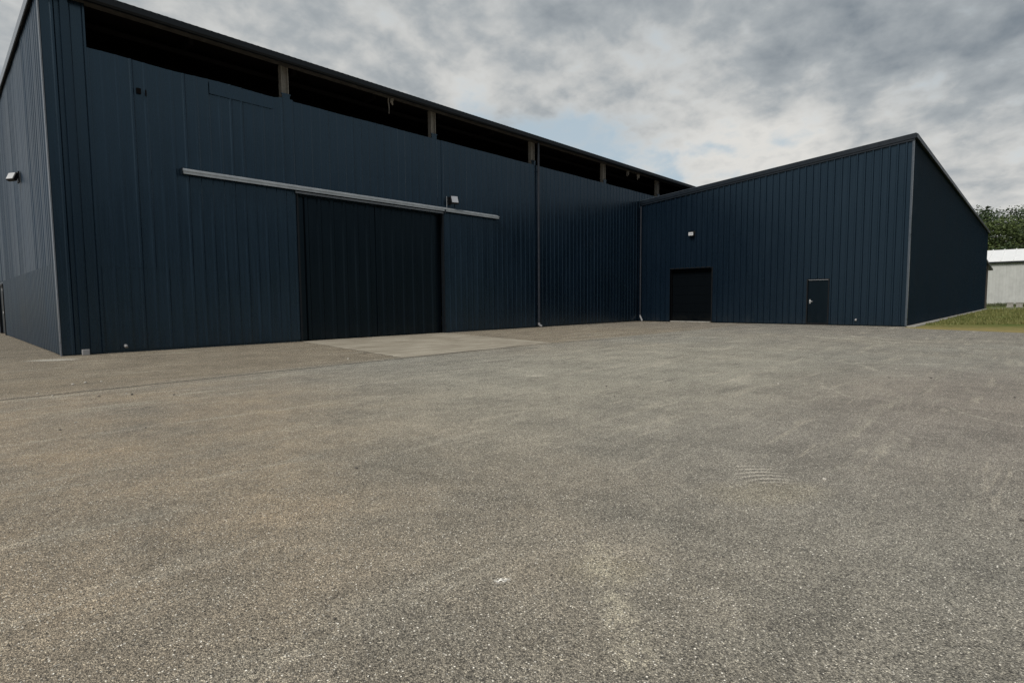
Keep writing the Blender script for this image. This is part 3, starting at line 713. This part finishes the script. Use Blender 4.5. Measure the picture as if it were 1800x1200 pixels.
def blade(b, x, y, h, wd, z=-0.008):
    a = rnd.uniform(0, 6.283); dx, dy = math.cos(a)*wd, math.sin(a)*wd
    lx, ly = rnd.uniform(-.5, .5)*h, rnd.uniform(-.5, .5)*h
    b.poly([(x-dx, y-dy, z), (x+dx, y+dy, z), (x+lx, y+ly, z+h)])


n = 0
while n < 30000:
    d = 28+57*rnd.random()**1.7; px = rnd.uniform(1575, 2100)
    g = (px-900)/970.35*d
    x = d*0.7245+g*0.689; y = d*0.6894-g*0.7246
    if y > 4.1 or x > 86: continue
    ex = 28.69+(y-0.336)*0.42 if y < 3.6 else 30.1+(y-3.63)*1.6
    if x < ex+rnd.uniform(-.1, .2): continue
    if mnoise.noise(Vector((x*.5, y*.9, 3))) < -0.25 and rnd.random() < .7: n += 1; continue
    cl = 0.6+1.3*max(0, mnoise.noise(Vector((x*.9, y*1.6, 8)))+.3)
    blade(gb, x, y, rnd.uniform(.04, .14)*cl*(1+0.012*(d-28)), rnd.uniform(.012, .035)*(1+.02*(d-28))); n += 1
tag(gb.build('grass', M['blade']), 'short patchy green grass, dry at the asphalt edge', 'grass', kind='stuff')
wbm = MB(); n = 0
while n < 9000:
    y = rnd.uniform(-24, 9); x = 104+11*rnd.random()**0.6
    hh = 0.25+0.75*max(0, mnoise.noise(Vector((x*.25, y*.35, 1)))+.35)
    blade(wbm, x, y, rnd.uniform(.3, 1)*hh, rnd.uniform(.03, .1)); n += 1
tag(wbm.build('weeds', M['weed']), 'rough dark weeds along the foot of the pale shed', 'weeds', kind='stuff')

# ------------------------------------------------------------------ trees on the rise behind the shed


def at(px, d):
    g = (px-900)/970.35*d
    return d*0.7245+g*0.689, d*0.6894-g*0.7246


def ztop_at(py, d): return 1.37+(521.5-py)/970.35*d


def leafquad(b, c, s, r):
    u = Vector((r.gauss(0, 1), r.gauss(0, 1), r.gauss(0, .55))).normalized(); v = u.orthogonal().normalized()
    v = (Matrix.Rotation(r.uniform(0, 6.28), 3, u) @ v)
    w_ = s*r.uniform(.5, .9)
    b.poly([c+u*s, c+v*w_*.8, c-u*s*.9, c-v*w_])


def broad_tree(px, d, pytop, width, mat, label, seed, n=6500):
    r = random.Random(seed); x, y = at(px, d); H = ztop_at(pytop, d)
    t = thing('tree', label, 'tree', (x, y, 0), group='trees behind the shed')
    tr = MB(); tr.tube([(x, y, -0.2), (x+.2, y, H*.25), (x-.1, y+.3, H*.55), (x+.2, y, H*.85)], [H*.022, H*.018, H*.012, H*.004], 8)
    for k in range(7):
        a = k*.9+r.random(); z = H*r.uniform(.3, .7)
        tr.tube([(x, y, z), (x+math.cos(a)*width*.22, y+math.sin(a)*width*.22, z+H*.08), (x+math.cos(a)*width*.4, y+math.sin(a)*width*.4, z+H*.16)], [H*.008, H*.005, H*.002], 6)
    tr.build('trunk', M['bark'], t)
    cb_ = MB(); lumps = []
    for k in range(26):
        a = r.uniform(0, 6.283); f = r.random()
        z = H*(.22+.72*f); rr = width*.5*math.sqrt(max(.05, 1-((f-.38)/.66)**2))*r.uniform(.45, .9)
        lumps.append((Vector((x+math.cos(a)*rr, y+math.sin(a)*rr, z)), width*r.uniform(.13, .23)))
    lumps.append((Vector((x, y, H*.92)), width*.14)); lumps.append((Vector((x, y, H*.6)), width*.3))
    tot = sum(q*q for _, q in lumps)
    for c, q in lumps:
        for _ in range(int(n*q*q/tot)):
            dv = Vector((r.gauss(0, 1), r.gauss(0, 1), r.gauss(0, .8))).normalized()*q*(r.random()**.35)*r.uniform(.8, 1.1)
            if dv.z < -q*.5: dv.z *= .5
            leafquad(cb_, c+dv, r.uniform(.16, .40), r)
    cb_.build('crown', mat, t)


def conifer(px, d, pytop, width, label, seed):
    r = random.Random(seed); x, y = at(px, d); H = ztop_at(pytop, d)
    t = thing('tree', label, 'tree', (x, y, 0), group='trees behind the shed')
    tr = MB(); tr.tube([(x, y, -0.2), (x, y, H*.5), (x, y, H*.99)], [H*.018, H*.01, .04], 8); tr.build('trunk', M['bark'], t)
    c = MB(); z = H*.15
    while z < H*.985:
        f = 1-z/H; nb = 7
        for k in range(nb):
            a = r.uniform(0, 6.283); ln = width*.5*(f**.8)*r.uniform(.6, 1.1)+.25
            for s_ in range(int(4+ln*5)):
                q = r.random()
                leafquad(c, Vector((x+math.cos(a)*ln*q+r.gauss(0, .12), y+math.sin(a)*ln*q+r.gauss(0, .12), z-ln*q*.25+q*q*ln*.2+r.gauss(0, .1))), r.uniform(.14, .38), r)
        z += H*.022+.25
    c.build('crown', M['leaf_c'], t)


broad_tree(1945, 120, 350, 16, M['leaf_b'], 'tall dark tree past the right edge beyond the shed', 12)
broad_tree(2010, 105, 335, 17, M['leaf_a'], 'leafy tree furthest right along the grass', 13)
broad_tree(2090, 92, 320, 16, M['leaf_b'], 'dark tree nearest the yard on the right', 14)
conifer(1726, 150, 361, 9, 'pointed dark conifer rising beside the annex roof corner', 1)
broad_tree(1744, 138, 389, 15, M['leaf_a'], 'yellow green leafy tree standing nearest the annex', 2)
broad_tree(1703, 150, 372, 15, M['leaf_b'], 'dark tree mostly hidden behind the annex roof', 3)
broad_tree(1765, 165, 366, 18, M['leaf_b'], 'tall dark tree behind the yellow green one', 4)
broad_tree(1797, 170, 358, 20, M['leaf_b'], 'highest dark broad crown at the right of the wood', 5)
broad_tree(1788, 145, 392, 15, M['leaf_a'], 'mid green tree in front of the highest crown', 6)
broad_tree(1762, 134, 428, 10, M['leaf_b'], 'low bushy tree just over the shed roof', 7, 2600)
broad_tree(1816, 138, 396, 15, M['leaf_b'], 'deep green tree over the shed at the right picture edge', 8)
broad_tree(1848, 165, 362, 20, M['leaf_a'], 'wide tree at the far right beyond the highest crown', 9)
broad_tree(1890, 150, 372, 18, M['leaf_b'], 'last dark tree at the right end of the wood', 10)
broad_tree(1793, 133, 432, 10, M['leaf_b'], 'small round tree over the shed roof below the mid green one', 11, 2600)

# ------------------------------------------------------------------ loose stones on the yard


def stone(x, y, s, lab, mat, seed):
    r = random.Random(seed); b = MB(); n, mrow = 9, 6; ring = []
    sx, sy, sz = s*r.uniform(.9, 1.5), s*r.uniform(.7, 1.1), s*r.uniform(.5, .75); rz = r.uniform(0, 3.14)
    for i in range(1, mrow):
        th = math.pi*i/mrow; k = len(b.v)
        for j in range(n):
            ph = 6.2832*j/n; v = Vector((math.sin(th)*math.cos(ph), math.sin(th)*math.sin(ph), math.cos(th)))
            v *= 1+.35*mnoise.noise(v*1.4+Vector((seed*3.7, 0, 0)))
            v = Matrix.Rotation(rz, 3, 'Z') @ Vector((v.x*sx, v.y*sy, v.z*sz))
            b.v.append((x+v.x, y+v.y, max(.001, v.z+sz*.75)))
        ring.append(k)
    k = len(b.v); b.v += [(x, y, sz*1.75), (x, y, .001)]
    for a, c in zip(ring, ring[1:]):
        b.f += [(a+j, c+j, c+(j+1) % n, a+(j+1) % n) for j in range(n)]
    b.f += [(k, ring[0]+j, ring[0]+(j+1) % n) for j in range(n)]+[(k+1, ring[-1]+(j+1) % n, ring[-1]+j) for j in range(n)]
    tag(b.build('stone', mat), lab, 'stone', 'loose stones on the asphalt')


def gpt(px, py):
    dv = CF+CR*((px-900)/970.35)-CU*((py-600)/970.35); t_ = -CPOS.z/dv.z
    return CPOS.x+dv.x*t_, CPOS.y+dv.y*t_


small = 'tiny loose stone lying on the open asphalt yard'
for i, (px, py, s, lab, mt) in enumerate((
        (1449, 843, .014, 'biggest pale loose stone, lying alone on the right half of the yard', 'stone'),
        (150, 673, .045, 'pale stone on the asphalt before the left corner of the hall', 'stone'),
        (128, 676, .035, None, 'stone'), (178, 671, .03, None, 'stone'), (232, 694, .035, 'dark stone just below the joint line near the left edge', 'stone_dark'),
        (222, 692, .025, None, 'stone'), (174, 697, .03, None, 'stone_dark'), (66, 692, .03, None, 'stone'), (92, 696, .025, None, 'stone'), (306, 694, .025, None, 'stone_dark'),
        (612, 631, .04, 'small pale stone close to the concrete apron edge', 'stone'), (695, 674, .03, None, 'stone'), (133, 743, .02, None, 'stone'),
        (256, 752, .02, None, 'stone_dark'), (106, 756, .02, None, 'stone_dark'), (788, 685, .02, None, 'stone_dark'), (626, 823, .012, None, 'stone_dark'),
        (1066, 679, .025, None, 'stone_dark'), (1080, 697, .022, None, 'stone_dark'), (983, 699, .02, None, 'stone_dark'), (1368, 675, .03, None, 'stone'),
        (1576, 649, .04, None, 'stone'), (1637, 665, .03, None, 'stone_dark'), (1563, 664, .03, None, 'stone_dark'), (1784, 699, .025, None, 'stone_dark'),
        (1298, 753, .014, None, 'stone_dark'), (588, 1088, .007, None, 'stone_dark'), (1797, 915, .012, None, 'stone_dark'), (1441, 884, .008, None, 'stone'))):
    x, y = gpt(px, py)
    stone(x, y, s*(0.55 if py < 760 else 1.0), lab or small, M[mt], i+3)
